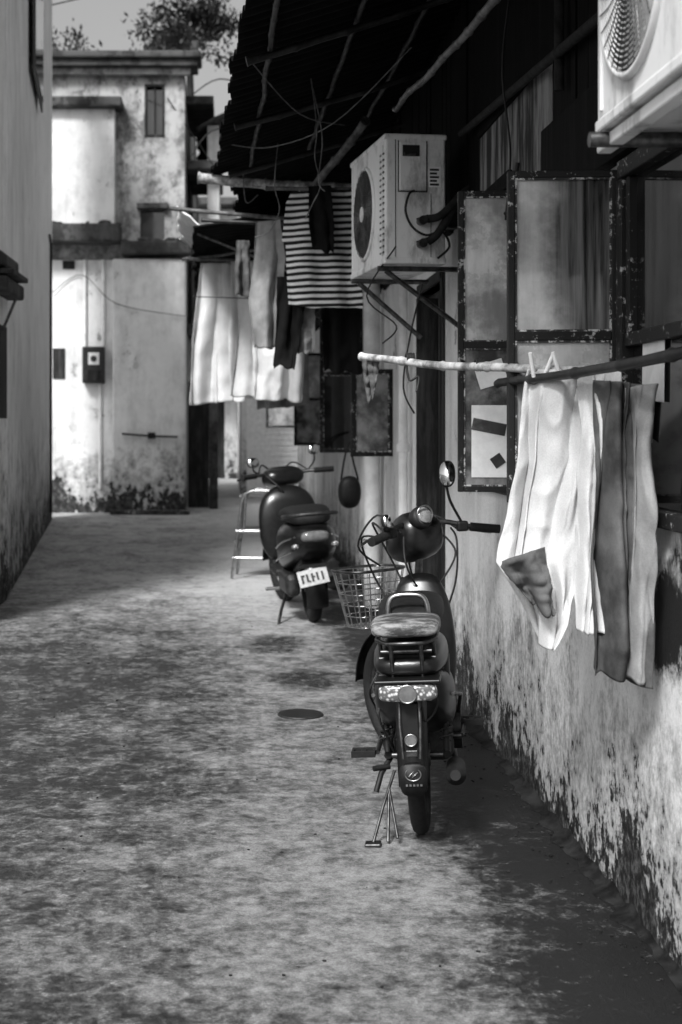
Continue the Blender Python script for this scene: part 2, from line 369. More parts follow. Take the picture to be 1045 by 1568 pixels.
boxes('window_frame_far',[((WX-.02,5.9,1.15),(WX+.05,6.96,1.19)),((WX-.02,5.9,2.4),(WX+.05,6.96,2.44)),((WX-.02,6.42,1.19),(WX+.05,6.46,2.4))],m_frame,H,.003)
b2('door_leaf',(WX+.05,7.86,.02),(WX+.09,8.79,2.24),m_door,H); boxes('door_frame',[((WX-.02,7.80,0),(WX+.1,7.87,2.3)),((WX-.02,8.78,0),(WX+.1,8.84,2.3)),((WX-.02,7.8,2.25),(WX+.1,8.84,2.31))],m_door,H,.004)
b2('door_panel_open',(1.045,7.88,.2),(1.165,7.92,2.15),m_door,H)
tubes('wall_cables',[[(WX-.035,4.6,2.36),(WX-.04,5.3,2.32),(WX-.04,6.4,2.35),(WX-.04,7.6,2.5)],[(WX-.03,5.7,2.5),(WX-.05,5.78,2.1),(WX-.03,5.75,1.2)],[(WX-.03,7.7,2.3),(WX-.04,7.6,1.5),(WX-.03,7.65,.9)]],.008,m_cable,H,smooth_path=True)
tubes('wall_conduit',[[(WX-.06,2.2,2.66),(WX-.06,4.2,2.68),(WX-.06,6.9,2.86)],[(WX-.05,4.9,2.60),(WX-.05,4.9,3.4)]],.018,m_foam,H)
dp=empty('downpipe'); tube('pipe',[(1.10,10.9,.05),(1.10,10.9,3.0)],.062,m_pvc,dp,res=6)
for z in (.6,1.5,2.4): disc('collar',.072,(1.10,10.9,z),'z',.05,m_pvc,dp)
dp2=empty('downpipe'); tube('pipe',[(1.13,9.2,.1),(1.13,9.2,2.4)],.03,m_pvc,dp2); disc('collar',.04,(1.13,9.2,1.3),'z',.05,m_pvc,dp2)

# ------------------------------------------------------------------ casement sashes
def sash(name,hx,hy,ox,oy,z0,z1,rails,gl,fw=.032):
    w=math.hypot(ox-hx,oy-hy); ang=math.atan2(oy-hy,ox-hx); e=empty(name,(hx,hy,0),(0,0,ang)); t=.016
    L=[((0,-t,z0),(fw,t,z1)),((w-fw,-t,z0),(w,t,z1)),((fw,-t+.001,z0),(w-fw,t-.001,z0+fw)),((fw,-t+.001,z1-fw),(w-fw,t-.001,z1))]
    for r in rails: L.append(((fw,-t+.002,r-.014),(w-fw,t-.002,r+.014)))
    boxes('frame',L,m_frame,e,.003)
    zs=[z0+fw]+list(rails)+[z1-fw]; P=[]
    for i,(a,b) in enumerate(zip(zs,zs[1:])):
        g=gl[min(i,len(gl)-1)]; a2=a+(.014 if i else 0); b3=b-(.014 if i<len(zs)-2 else 0)
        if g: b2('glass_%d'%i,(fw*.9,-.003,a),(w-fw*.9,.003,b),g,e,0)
        P+=[((fw,.004,a2),(fw+.006,.012,b3)),((w-fw-.006,.004,a2),(w-fw,.012,b3)),((fw+.006,.004,a2),(w-fw-.006,.012,a2+.006)),((fw+.006,.004,b3-.006),(w-fw-.006,.012,b3))]
    boxes('putty',P,m_putty,e)
    for zz in (z0+.12,z1-.12): cyl('hinge',(-.004,0,zz-.03),(-.004,0,zz+.03),.009,m_steel,e)
    return e,w
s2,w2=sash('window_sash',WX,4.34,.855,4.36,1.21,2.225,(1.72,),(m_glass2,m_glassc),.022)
s1,w1=sash('window_sash',WX,5.90,.955,5.92,1.17,2.42,(1.78,),(m_glass,m_glass2),.024)
box('poster',(.15,.003,.30),(.105,.006,1.38),m_paper,s1)
box('poster_tear',(.12,.003,.10),(.10,.007,1.66),m_paper,s1,(0,.3,0))
box('poster_mark',(.048,.003,.048),(.072,.010,1.30),m_ink,s1,(0,math.radians(35),0))
box('poster_band',(.14,.003,.05),(.108,.009,1.44),m_glass,s1,(0,-.2,0))
sash('window_sash',WX,12.6,.81,12.6,1.2,2.5,(1.9,),(m_glassd,m_glass2))
sash('window_sash',WX,10.3,.88,10.2,1.22,1.85,(),(m_glass,))
sash('window_sash',WX,16.9,.78,16.9,1.2,2.3,(1.75,),(m_glass,m_glass2))
sash('window_sash',WX,21.5,.57,21.5,1.4,1.85,(),(m_glass2,))

# ------------------------------------------------------------------ air conditioners
def ac(name,loc,rotz,fan_y=.46,L=.80,D=.30,Hh=.62,near=False):
    e=empty(name,loc,(0,0,rotz))
    box('casing',(D,L,Hh),(D/2,L/2,Hh/2),m_acw,e,bev=.012,seg=3)
    box('top_lid',(D+.012,L+.012,.028),(D/2,L/2,Hh-.006),m_acw,e,bev=.008)
    box('base_pan',(D+.008,L+.008,.03),(D/2,L/2,.012),m_acw,e,bev=.006)
    R=.225; cy,cz=fan_y,.30
    disc('fan_well',R,(-.001,cy,cz),'x',.006,m_acdark,e)
    torus('fan_ring',R+.008,.010,(-.004,cy,cz),'x',m_acw,e)
    rings=[]
    for k in range(1,19):
        r=R*k/19+.004; rings.append([(-.012,cy+r*math.cos(a*math.pi/24),cz+r*math.sin(a*math.pi/24)) for a in range(48)])
    tubes('grille_rings',rings,.0016,m_acw if near else m_steel,e,closed=True,res=1)
    sp=[[(-.014,cy+q*math.cos(a*math.pi/16+q*1.6),cz+q*math.sin(a*math.pi/16+q*1.6)) for q in (.04,.10,.16,R)] for a in range(32)]
    tubes('grille_spokes',sp,.0014,m_steel,e,res=1)
    disc('grille_hub',.04,(-.012,cy,cz),'x',.014,m_acw,e)
    box('raised_front_edge',(.008,.012,Hh-.08),(-.003,L-.05,Hh/2),m_acw,e,bev=.003); box('raised_front_edge_b',(.008,.012,Hh-.08),(-.003,.05,Hh/2),m_acw,e,bev=.003)
    boxes('front_louvres',[((-.006,.02,.05+i*.03),(-.0005,.10,.058+i*.03)) for i in range(17)],m_steel,e)
    box('service_cover',(.135,.012,.235),(.135,-.004,.47),m_acw,e,bev=.004)
    boxes('cover_seam',[((.062,-.0035,.345),(.0665,.0,.595)),((.203,-.0035,.345),(.2075,0,.595)),((.0665,-.0035,.345),(.203,0,.350))],m_acdark,e)
    box('handle_recess',(.085,.006,.055),(.125,-.011,.545),m_acdark,e,bev=.004)
    box('handle_lip',(.06,.01,.014),(.118,-.014,.528),m_steel,e,bev=.003)
    box('label',(.06,.003,.10),(.245,-.003,.42),m_paper,e,bev=0)
    boxes('label_print',[((.220,-.0065,.378+i*.018),(.265-.01*(i%2),-.005,.388+i*.018)) for i in range(5)],m_ink,e)
    boxes('panel_seam',[((.048,-.0025,.03),(.051,.0,.60)),((.225,-.0025,.03),(.2275,0,.34))],m_acdark,e)
    for zz in (.09,.20): 
        cyl('valve_body',(.17,-.002,zz),(.17,-.055,zz),.017,m_steel,e); cyl('valve_cap',(.17,-.055,zz),(.17,-.075,zz),.022,m_engine,e); cyl('valve_nut',(.15,-.035,zz),(.205,-.035,zz+.02),.014,m_steel,e)
    return e
a1=ac('air_conditioner',(.762,6.9,2.235),math.radians(7))
tubes('refrigerant_pipe',[[(.20,-.035,.10),(.24,-.05,.13),(.30,-.05,.22),(.36,-.03,.30),(.46,.02,.34)],[(.20,-.035,.21),(.25,-.06,.22),(.31,-.06,.27),(.38,-.03,.34),(.48,.03,.40)]],.020,m_foam,a1,smooth_path=True)
tube('power_cable',[(.14,-.01,.35),(.11,-.03,.33),(.09,-.04,.25),(.12,-.05,.17),(.19,-.05,.13),(.27,-.04,.15),(.31,-.03,.08),(.25,-.04,.02)],.006,m_cable,a1,smooth_path=True)
tubes('bracket',[[(-.02,.08,-.02),(.45,.08,-.02)],[(-.02,.7,-.02),(.40,.7,-.02)],[(.02,.08,-.03),(.42,.08,-.32)],[(.02,.7,-.03),(.36,.7,-.32)],[(.42,.08,.0),(.42,.08,-.34)]],.013,m_steel,a1)
a2=ac('air_conditioner',(.86,2.42,2.13),0,fan_y=.60,L=.90,near=True)
tubes('bracket',[[(-.03,.85,-.025),(.34,.85,-.025)],[(-.03,.15,-.025),(.34,.15,-.025)]],.018,m_steel,a2)
box('bracket_rail',(.035,1.0,.03),(.03,.45,-.024),m_acw,a2); box('bracket_rail_rear',(.035,1.0,.03),(.27,.45,-.024),m_steel,a2)

# ------------------------------------------------------------------ poles, lines
bamboo('bamboo_pole',(.475,5.02,1.69),(1.03,4.06,1.60),.0135,m_bamboo_l,taper=1.1)
bamboo('bamboo_pole',(1.18,3.35,1.64),(.84,4.44,1.575),.017,m_bamboo_d,taper=.8)
bamboo('bamboo_pole',(.92,4.3,2.86),(.80,6.85,2.97),.017,m_bamboo,taper=.8)
bamboo('bamboo_pole',(.80,8.3,3.23),(.52,9.1,2.93),.027,m_bamboo,taper=.9)
bamboo('bamboo_pole',(-.21,9.85,3.16),(.95,9.7,3.06),.038,m_bamboo_l,taper=.8)
bamboo('bamboo_pole',(-.45,11,3.12),(.9,11,3.02),.018,m_bamboo,taper=.8)
bamboo('bamboo_pole',(-.35,12.6,2.92),(1.15,12.6,2.88),.018,m_bamboo,taper=.8)
bamboo('bamboo_pole',(-.2,10.4,2.95),(1.1,10.0,2.84),.015,m_bamboo_d,taper=.8)
bamboo('bamboo_pole',(.25,9.1,2.96),(1.1,8.9,2.93),.014,m_bamboo,taper=.8)
bamboo('bamboo_pole',(-.1,14.6,2.62),(1.15,14.5,2.60),.018,m_bamboo,taper=.8)
bamboo('bamboo_pole',(-.42,13.4,3.0),(.4,11.2,2.86),.014,m_bamboo,taper=.8)
for c in ((.60,4.80,1.672),(.78,4.49,1.638),(.86,4.36,1.62)):
    pts=[]
    for i in range(40):
        a=i*.75; pts.append((c[0]+i*.0007,c[1]+.017*math.cos(a),c[2]+.018*math.sin(a)))
    tube('tie_twine',pts,.003,m_cable,smooth_path=False)
tubes('hanging_cord',[
 [(.43,7.4,3.25),(.46,7.4,3.0),(.45,7.4,2.84),(.48,7.4,2.70),(.44,7.4,2.60),(.40,7.4,2.52)],
 [(.44,7.4,3.2),(.49,7.42,2.95),(.47,7.4,2.72),(.50,7.38,2.66)],
 [(.30,8.6,3.15),(.28,8.6,2.9),(.31,8.6,2.75),(.25,8.6,2.62),(.16,8.6,2.58)],
 [(.10,9.6,3.14),(.12,9.6,2.95),(.2,9.6,3.0)],
 [(.02,9.0,3.22),(.25,8.2,3.05),(.55,7.4,3.02),(.85,6.6,3.2)],[(.1,6.6,3.14),(.35,7.0,2.98),(.62,7.6,3.05)]],.0032,m_bamboo,smooth_path=True)
tubes('hanging_cord',[[(1.12,5.4,3.4),(1.08,5.6,2.9),(1.13,5.7,2.55),(1.15,5.9,2.3)],[(.80,6.8,2.3),(.70,7.2,2.1),(.85,7.2,1.95),(.76,7.0,1.85)],[(.90,6.6,2.1),(.83,6.5,1.85),(.80,6.5,1.62),(.85,6.5,1.5)],[(.60,4.8,1.66),(.61,4.79,1.60),(.64,4.78,1.61),(.63,4.76,1.56)]],.004,m_cable,smooth_path=True)
cloth('rag',[(.47,1.68),(.475,1.60),(.49,1.54)],[(.53,1.68),(.525,1.62),(.51,1.55)],5.0,4.97,1.5,.012,m_cg,nu=16,nv=18,seed=4)

# ------------------------------------------------------------------ laundry
W=cloth('white_shirt',[(.885,1.615),(.865,1.50),(.858,1.36),(.83,1.18),(.80,1.04),(.845,.965),(.89,.88),(.925,.795)],
 [(1.045,1.605),(1.05,1.5),(1.06,1.34),(1.045,1.15),(1.02,.98),(.985,.87),(.94,.80)],4.24,4.09,1.3,.038,m_cw,nu=110,nv=130,seed=2,top=.7,diag=2.2,cr=1.4)
cloth('shirt_flap_painted_shade',[(.80,1.05),(.795,1.035),(.83,.985),(.88,.93)],[(.905,1.10),(.92,1.02),(.93,.94),(.935,.90)],4.17,4.07,1.2,.02,m_cg,W,nu=30,nv=30,seed=5)  # shadowed underside of the white shirt, its shade coloured in as grey cotton
cloth('white_shirt_sleeve',[(.99,1.61),(.995,1.45),(.985,1.2),(.98,.98),(.985,.86)],[(1.085,1.60),(1.09,1.45),(1.07,1.2),(1.06,.95),(1.045,.865)],4.05,3.95,.9,.038,m_cw,W,nu=60,nv=100,seed=8,diag=1.2,top=.6,cr=1.3)
tubes('clothes_peg',[[(.90,4.19,1.59),(.885,4.17,1.66)],[(.925,4.17,1.59),(.95,4.15,1.66)],[(.96,4.13,1.60),(.94,4.12,1.66)]],.006,m_paper,W)
cloth('grey_trousers',[(1.012,1.575),(1.025,1.3),(1.02,1.0),(1.015,.765)],[(1.14,1.56),(1.12,1.42),(1.135,1.05),(1.14,.745)],3.98,3.89,1.7,.050,m_cg,nu=100,nv=110,seed=11,top=.8,diag=.8,cr=1.3)
cloth('linen_trousers',[(1.080,1.55),(1.078,1.3),(1.085,1.0),(1.080,.77)],[(1.145,1.56),(1.125,1.40),(1.135,1.1),(1.13,.75)],3.90,3.82,1.0,.040,m_cl,None,nu=60,nv=100,seed=14,top=.7,diag=1.0,cr=1.3)
cloth('striped_shirt',[(.40,2.93),(.36,2.85),(.34,2.62),(.37,2.60),(.375,2.20)],[(.78,2.93),(.84,2.83),(.86,2.62),(.84,2.58),(.855,2.18)],9.05,8.95,1.6,.03,m_cs,nu=60,nv=60,seed=20)
cloth('black_vest',[(.50,2.94),(.50,2.7),(.52,2.55)],[(.64,2.94),(.66,2.7),(.66,2.52)],8.90,8.86,1.5,.015,m_ck,nu=20,nv=30,seed=22)
cloth('black_trousers',[(.31,2.40),(.30,2.1),(.28,1.83)],[(.52,2.40),(.48,2.1),(.43,1.80)],9.15,9.1,1.5,.03,m_ck,nu=30,nv=40,seed=24)
cloth('grey_towel',[(.43,2.22),(.43,1.9)],[(.56,2.22),(.56,1.92)],9.2,9.15,1.5,.015,m_cl,nu=20,nv=30,seed=26)
cloth('black_skirt',[(.60,2.4),(.62,1.8)],[(.86,2.4),(.86,1.78)],9.3,9.25,2.0,.02,m_ck,nu=30,nv=40,seed=27)
cloth('linen_shirt',[(.19,2.86),(.17,2.6),(.13,2.3),(.17,1.98)],[(.36,2.86),(.40,2.6),(.38,2.3),(.36,1.98)],9.9,9.8,1.6,.04,m_cl,nu=40,nv=50,seed=30)
cloth('white_sheet',[(-.25,2.88),(-.30,2.5),(-.34,2.2),(-.36,1.62)],[(.14,2.88),(.2,2.5),(.2,2.2),(.16,1.66)],12.6,12.6,2.6,.07,m_cw,nu=90,nv=60,seed=33)
cloth('white_sheet',[(.02,2.86),(.0,1.70)],[(.46,2.86),(.46,1.66)],12.3,12.2,2.0,.06,m_cw,nu=60,nv=60,seed=38)
cloth('white_sheet',[(.2,2.5),(.2,1.66)],[(.66,2.5),(.62,1.64)],11.9,11.8,2.3,.05,m_cw,nu=90,nv=60,seed=36)
cloth('dark_shirt',[(-.18,2.6),(-.2,1.85)],[(.2,2.6),(.22,1.8)],14.4,14.4,2.0,.05,m_ck,nu=40,nv=40,seed=41)
cloth('linen_shirt',[(.3,2.6),(.28,1.6)],[(.8,2.6),(.82,1.65)],14.6,14.6,2.0,.05,m_cl,nu=40,nv=40,seed=43)
cloth('dark_towel',[(.06,2.86),(.04,2.45)],[(.16,2.86),(.17,2.42)],10.9,10.9,1.2,.03,m_cg,nu=20,nv=30,seed=45)
tube('clothesline',[(-.3,11.9,2.52),(.2,11.85,2.50),(1.15,11.8,2.52)],.004,m_cable)
bg_=empty('shoulder_bag',(.98,11.5,-.02)); loft('bag_body',[(-.07,0,.93,.04,.05,2.3),(-.05,0,.93,.085,.12,2.4),(.0,0,.92,.10,.14,2.4),(.05,0,.93,.085,.12,2.4),(.07,0,.93,.04,.05,2.3)],m_blackmat,bg_); tube('strap',[(-.07,0,1.02),(.0,0,1.32),(.19,0,1.4),(.02,0,1.30),(.07,0,1.02)],.008,m_blackmat,bg_,smooth_path=True)

A2=empty('corrugated_awning'); corrugated('sheet',((-.28,11.2,3.0),(-.38,16.5,3.0),(.60,11.2,3.14),(.60,16.5,3.14)),m_roof,A2,34)
corrugated('bent_sheet',((-.42,11.6,3.22),(-.45,13.5,3.22),(-.2,11.6,3.04),(-.2,13.5,3.04)),m_white,A2,12)
tubes('strut',[[(-.25,11.4,2.98),(1.17,11.4,2.4)],[(-.3,14,2.98),(1.17,14,2.4)]],.012,m_steel,A2)

# ------------------------------------------------------------------ left side
LH=empty('left_house',(0,0,0))
def slab(name,a,b,z0,z1,th,mat,parent):
    a,b=Vector((a[0],a[1],0)),Vector((b[0],b[1],0)); d=b-a; L=d.length; ang=math.atan2(d.y,d.x); c=(a+b)/2; nrm=Vector((-d.y,d.x,0)).normalized()
    c=c+nrm*th/2; return box(name,(L,th,z1-z0),(c.x,c.y,(z0+z1)/2),mat,parent,(0,0,ang),bev=.003)
slab('side_wall',(-1.85,11.9),(-2.70,21.8),0,8.3,.3,m_wallL,LH)
slab('window_frame',(-2.10,15.1),(-2.28,17.2),5.22,7.8,.02,m_frame,LH).location.x+=.035
slab('window_glass',(-2.12,15.3),(-2.26,17.0),5.3,7.7,.02,m_glassd,LH).location.x+=.05
tube('rain_conduit',[(-2.52,20.2,0.2),(-2.52,20.2,4.0),(-2.5,19.9,4.1)],.02,m_cable,LH)
NH=empty('near_left_house'); b2('side_wall',(-2.4,10.2,0),(-1.83,11.75,5.3),m_wallL,NH)
L=[]
for i in range(9): L.append(((-1.95,11.0+i*.09,2.62),(-1.66,11.08+i*.09,2.66)))
boxes('tile_row',L,m_ledge,NH,.008); b2('ledge',(-1.95,10.95,2.48),(-1.70,11.85,2.60),m_ledge,NH,.02); b2('upper_tiles',(-1.95,10.95,2.68),(-1.74,11.83,2.80),m_ledge,NH,.03)
tubes('bracket',[[(-1.83,11.5,2.2),(-1.72,11.5,2.46)]],.012,m_steel,NH); b2('dark_shutter',(-1.835,11.35,1.5),(-1.82,11.70,2.25),m_door,NH)

# ------------------------------------------------------------------ back building
B=empty('concrete_house'); BY=23.4
wallplane('upper_wall','y',BY,-3.6,-.72,4.15,7.28,[(-1.38,-1.05,6.18,7.05),(-1.45,-1.05,4.5,4.98)],m_back_up,B,.3)
b2('lower_wall',(-3.6,BY-.05,0),(-1.885,BY+.3,4.15),m_back,B); b2('lower_wall_forward',(-1.88,BY-.35,0),(-.70,BY+.3,4.14),m_back,B,.03)
b2('cornice',(-3.7,BY-.28,7.29),(-.50,BY+.4,7.40),m_ledge,B,.02); b2('cornice_top',(-3.75,BY-.36,7.405),(-.44,BY+.45,7.52),m_ledge,B,.03); b2('cornice_under',(-3.6,BY-.14,7.18),(-.62,BY-.003,7.285),m_back_up,B,.01)
b2('bay',(-3.6,BY-.30,4.70),(-1.85,BY-.003,6.58),m_back,B,.01); b2('bay_roof',(-3.6,BY-.48,6.585),(-1.72,BY-.003,6.75),m_ledge,B,.03)
b2('balcony_ledge',(-3.6,BY-.5,4.40),(-1.75,BY-.003,4.695),m_ledge,B,.03); b2('balcony_ledge_right',(-1.74,BY-.46,4.20),(-.60,BY-.003,4.42),m_ledge,B,.03)
b2('sill_block',(-1.5,BY-.12,4.99),(-.98,BY-.003,5.08),m_ledge,B,.01)
bm=bmesh.new()
for i in range(60):
    x=-3.2+random.random()*2.55; s=random.uniform(.02,.07); zz=4.695 if x<-1.78 else 4.42
    bmesh.ops.create_icosphere(bm,subdivisions=1,radius=s,matrix=Matrix.Translation((x,BY-random.uniform(.1,.42),zz+s*.3))@Matrix.Rotation(random.random()*6,4,'X')@Matrix.Diagonal((random.uniform(.8,2),1,.7,1)))
me=bpy.data.meshes.new('rubble_on_ledge'); bm.to_mesh(me); bm.free(); obj('rubble_on_ledge',me,m_ledge,B)
b2('window_void',(-1.40,BY+.12,6.1),(-1.03,BY+.16,7.1),m_glassd,B); b2('window_void_low',(-1.5,BY+.12,4.45),(-1.0,BY+.16,5.0),m_glassd,B)
boxes('window_frame',[((-1.378,BY-.02,6.182),(-1.345,BY+.1,7.048)),((-1.085,BY-.02,6.182),(-1.052,BY+.1,7.048)),((-1.344,BY-.01,6.182),(-1.086,BY+.1,6.22)),((-1.344,BY-.01,7.01),(-1.086,BY+.1,7.048)),((-1.225,BY+.02,6.22),(-1.2,BY+.08,7.01))],m_door,B)
b2('side_body',(-3.6,BY+.31,0),(-.72,BY+6,7.27),m_back_up,B); b2('chimney_pot',(-.62,BY+.5,7.52),(-.5,BY+.7,7.9),m_ledge,B)
b2('shed_window',(-2.88,BY-.07,2.2),(-2.68,BY-.04,2.70),m_door,B); b2('upper_vent',(-2.72,BY-.07,4.0),(-2.52,BY-.04,4.14),m_door,B)
tubes('conduit',[[(-2.35,BY-.08,2.7),(-2.35,BY-.08,4.15)],[(-2.10,BY-.08,0.4),(-2.10,BY-.08,2.2)],[(-2.05,BY-.08,2.7),(-2.05,BY-.08,4.15)]],.028,m_pvc,B)
b2('meter_box',(-2.38,BY-.26,2.12),(-2.02,BY-.055,2.72),m_engine,B,.02); b2('meter_window',(-2.28,BY-.28,2.42),(-2.10,BY-.262,2.62),m_paper,B,.01); b2('meter_lower',(-2.30,BY-.275,2.16),(-2.08,BY-.262,2.34),m_door,B)
disc('meter_dial',.05,(-2.19,BY-.285,2.52),'y',.01,m_ink,B)
tube('rail',[(-1.72,BY-.42,1.30),(-1.2,BY-.42,1.26),(-.82,BY-.42,1.25)],.018,m_engine,B); box('latch',(.12,.06,.1),(-1.24,BY-.42,1.27),m_blackmat,B)
tube('cable',[(-2.9,BY-.1,3.6),(-2.4,BY-.1,3.9),(-1.8,BY-.4,3.4),(-.7,BY-.4,3.2)],.006,m_cable,B,smooth_path=True)
b2('plinth',(-1.9,BY-.6,0),(-.62,BY-.352,.07),m_back,B,.02)

# ------------------------------------------------------------------ far buildings
F=empty('shuttered_house'); wallplane('wall','y',28,.25,6,0,4.6,[(.36,1.45,0,2.0)],m_far,F,.3)
L=[]
for i in range(37): L.append(((.36,28.05-.012*(i%2),.02+i*.0535),(1.45,28.1,.02+i*.0535+.05)))
boxes('roller_shutter',L,m_white,F); b2('side',(.25,28.31,0),(.5,37.9,4.6),m_far,F); b2('eave',(.1,27.8,4.6),(6,29,4.72),m_ledge,F)
F2=empty('gabled_house'); wallplane('wall','y',38,-3,.24,0,7.2,[(-1.2,-.1,0,2.1),(-1.1,-.4,3.6,5)],m_far,F2,.3)
b2('door',(-1.2,38.2,0),(-.1,38.25,2.1),m_door,F2); b2('window',(-1.1,38.2,3.6),(-.4,38.25,5),m_glassd,F2)
b2('eave_low',(-1.6,36.6,2.9),(.24,37.99,3.05),m_roof,F2); b2('eave_mid',(-1.6,37.2,5.6),(.24,37.99,5.75),m_ledge,F2); b2('eave',(-1.1,37.2,7.22),(.24,38.5,7.4),m_ledge,F2)
R=empty('tiled_roof_house'); wallplane('wall','x',-.36,24.5,29.5,3.2,6.6,[],m_far,R,.2)
b2('porch_slab',(-.7,24.2,5.8),(-.1,27,5.95),m_ledge,R,.02); b2('porch_slab_upper',(-.72,24.2,6.9),(-.25,27,7.05),m_ledge,R,.02)
corrugated('eave',((-.55,24.2,6.5),(-.6,29.5,6.5),(.1,24.2,6.85),(.1,29.5,6.85)),m_ledge,R,24)
b2('post',(-.33,24.4,0),(-.18,24.55,3.2),m_ledge,R); b2('lane_gate',(-.70,24.8,0),(-.34,24.85,2.2),m_door,R)
b2('upper_floor_slab',(-.7,24.5,3.0),(-.1,29.5,3.19),m_ledge,R)
b2('right_return_wall',(1.35,22.2,0),(1.6,27.7,3.4),m_far,R)

# ------------------------------------------------------------------ trees
m_leaf=simple('foliage',.04,.7,0,.5,3); m_bark=simple('bark',.05,.9,0,.4,6)
def tree(name,base,top,crown,nleaf,spread,seed,size=.11,sg=.16):
    rnd=random.Random(seed); e=empty(name,base); bx=Vector(base); T=Vector(top)-bx
    tube('trunk',[(0,0,0),tuple(T*.5+Vector((.1,0,0))),tuple(T)],1,m_bark,e,radii=[.22,.15,.06])
    limbs=[];tips=[]
    for i in range(crown):
        a=rnd.random()*6.28; el=rnd.uniform(-.35,1.2); d=Vector((math.cos(a)*math.cos(el)*spread,math.sin(a)*math.cos(el)*spread,math.sin(el)*spread*.9))
        tip=T+d*rnd.uniform(.5,1.05); mid=T+d*.45+Vector((rnd.uniform(-.1,.1),0,rnd.uniform(-.1,.15))); limbs.append([tuple(T*.96),tuple(mid),tuple(tip)]); tips+= [tip,mid.lerp(tip,.6),mid]
    tubes('limbs',limbs,.016,m_bark,e,res=1,smooth_path=True)
    bm=bmesh.new()
    for i in range(nleaf):
        c=rnd.choice(tips); g=rnd.gauss; p=c+Vector((g(0,sg),g(0,sg),g(0,sg*.8)))*(spread/1.3)
        M=Matrix.Translation(p)@Matrix.Rotation(rnd.random()*6.3,4,'Z')@Matrix.Rotation(rnd.uniform(-1.3,1.3),4,'X'); s=size*rnd.uniform(.6,1.2)
        vs=[bm.verts.new(M@Vector(q)) for q in ((0,-s,0),(s*.42,0,.01),(0,s,0),(-s*.42,0,-.01))]; bm.faces.new(vs)
    me=bpy.data.meshes.new('leaves'); bm.to_mesh(me); bm.free(); obj('leaves',me,m_leaf,e)
tree('tree',(-.85,31,0),(-.85,31,9.8),30,4200,1.25,3,.08,.17)
tree('tree',(-3.4,31,0),(-3.7,31,9.5),12,600,1.0,5,.08)
tree('tree',(-2.4,32,0),(-2.4,32,8.9),9,320,.8,9,.08)

# ------------------------------------------------------------------ metal chair
C=empty('metal_chair',(.19,13.3,0),(0,0,math.radians(-8)))
tubes('frame',[[(-.16,0,0.01),(-.10,.02,.45),(-.07,.03,.72),(-.04,.03,.80),(.04,.03,.83),(.30,.03,.83)],
 [(-.16,.38,0.01),(-.12,.38,.45),(-.09,.40,.72),(-.05,.40,.80),(.04,.40,.83),(.30,.40,.83)],
 [(-.08,.03,.78),(-.08,.4,.78)],[(-.12,.02,.45),(.26,.02,.45)],[(-.12,.38,.45),(.26,.38,.45)],[(-.13,.02,.35),(-.13,.38,.35)],[(-.05,.02,.45),(-.03,.03,.80)],[(-.10,.2,.45),(-.08,.2,.78)],[(.28,.02,.0),(.28,.03,.83)],[(.28,.38,.0),(.28,.4,.83)],[(-.15,.01,.2),(.28,.01,.2)]],.014,m_chrome,C)
box('seat',(.40,.38,.02),(.07,.2,.46),m_steel,C,bev=.008)

# ------------------------------------------------------------------ bikes
def wheel(pfx,x,y,R,tr,parent,spokes=18):
    torus(pfx+'_tyre',R-tr,tr,(x,y,R),'x',m_rubber,parent)
    torus(pfx+'_rim',R-2*tr-.004,.011,(x,y,R),'x',m_steel,parent)
    sp=[]
    for i in range(spokes):
        a=2*math.pi*i/spokes; sp.append([(x+(.02 if i%2 else -.02),y+.02*math.cos(a+.5),R+.02*math.sin(a+.5)),(x,y+(R-2*tr)*math.cos(a),R+(R-2*tr)*math.sin(a))])
    tubes(pfx+'_spokes',sp,.0022,m_chrome,parent,res=1)
    cyl(pfx+'_hub',(x-.045,y,R),(x+.045,y,R),.04,m_engine,parent); cyl(pfx+'_axle',(x-.09,y,R),(x+.09,y,R),.010,m_steel,parent)
def fender(name,y,z,R,a0,a1,w,mat,parent,n=24):
    bm=bmesh.new(); rows=[]
    for i in range(n+1):
        a=math.radians(a0+(a1-a0)*i/n); row=[]
        for j in range(7):
            s=(j/6-.5)*2; rr=R-.022*s*s; row.append(bm.verts.new((s*w/2,y-math.cos(a)*rr,z+math.sin(a)*rr)))
        rows.append(row)
    for p,q in zip(rows,rows[1:]):
        for j in range(6): bm.faces.new((p[j],p[j+1],q[j+1],q[j]))
    me=bpy.data.meshes.new(name); bm.to_mesh(me); bm.free(); o=obj(name,me,mat,parent,smooth=True); md=o.modifiers.new('s','SOLIDIFY'); md.thickness=.004; return o
def spring(name,p0,p1,r,parent):
    p0,p1=Vector(p0),Vector(p1); d=(p1-p0); u=d.normalized(); a=u.orthogonal().normalized(); b=u.cross(a); pts=[]
    for i in range(120):
        t=i/119; an=t*9*2*math.pi; pts.append(tuple(p0+d*(.1+.7*t)+(a*math.cos(an)+b*math.sin(an))*r))
    tube(name,pts,.0035,m_engine,parent,res=2); cyl(name+'_rod',tuple(p0),tuple(p1),.011,m_blackmat,parent); cyl(name+'_can',tuple(p0+d*.62),tuple(p1),.026,m_black,parent)
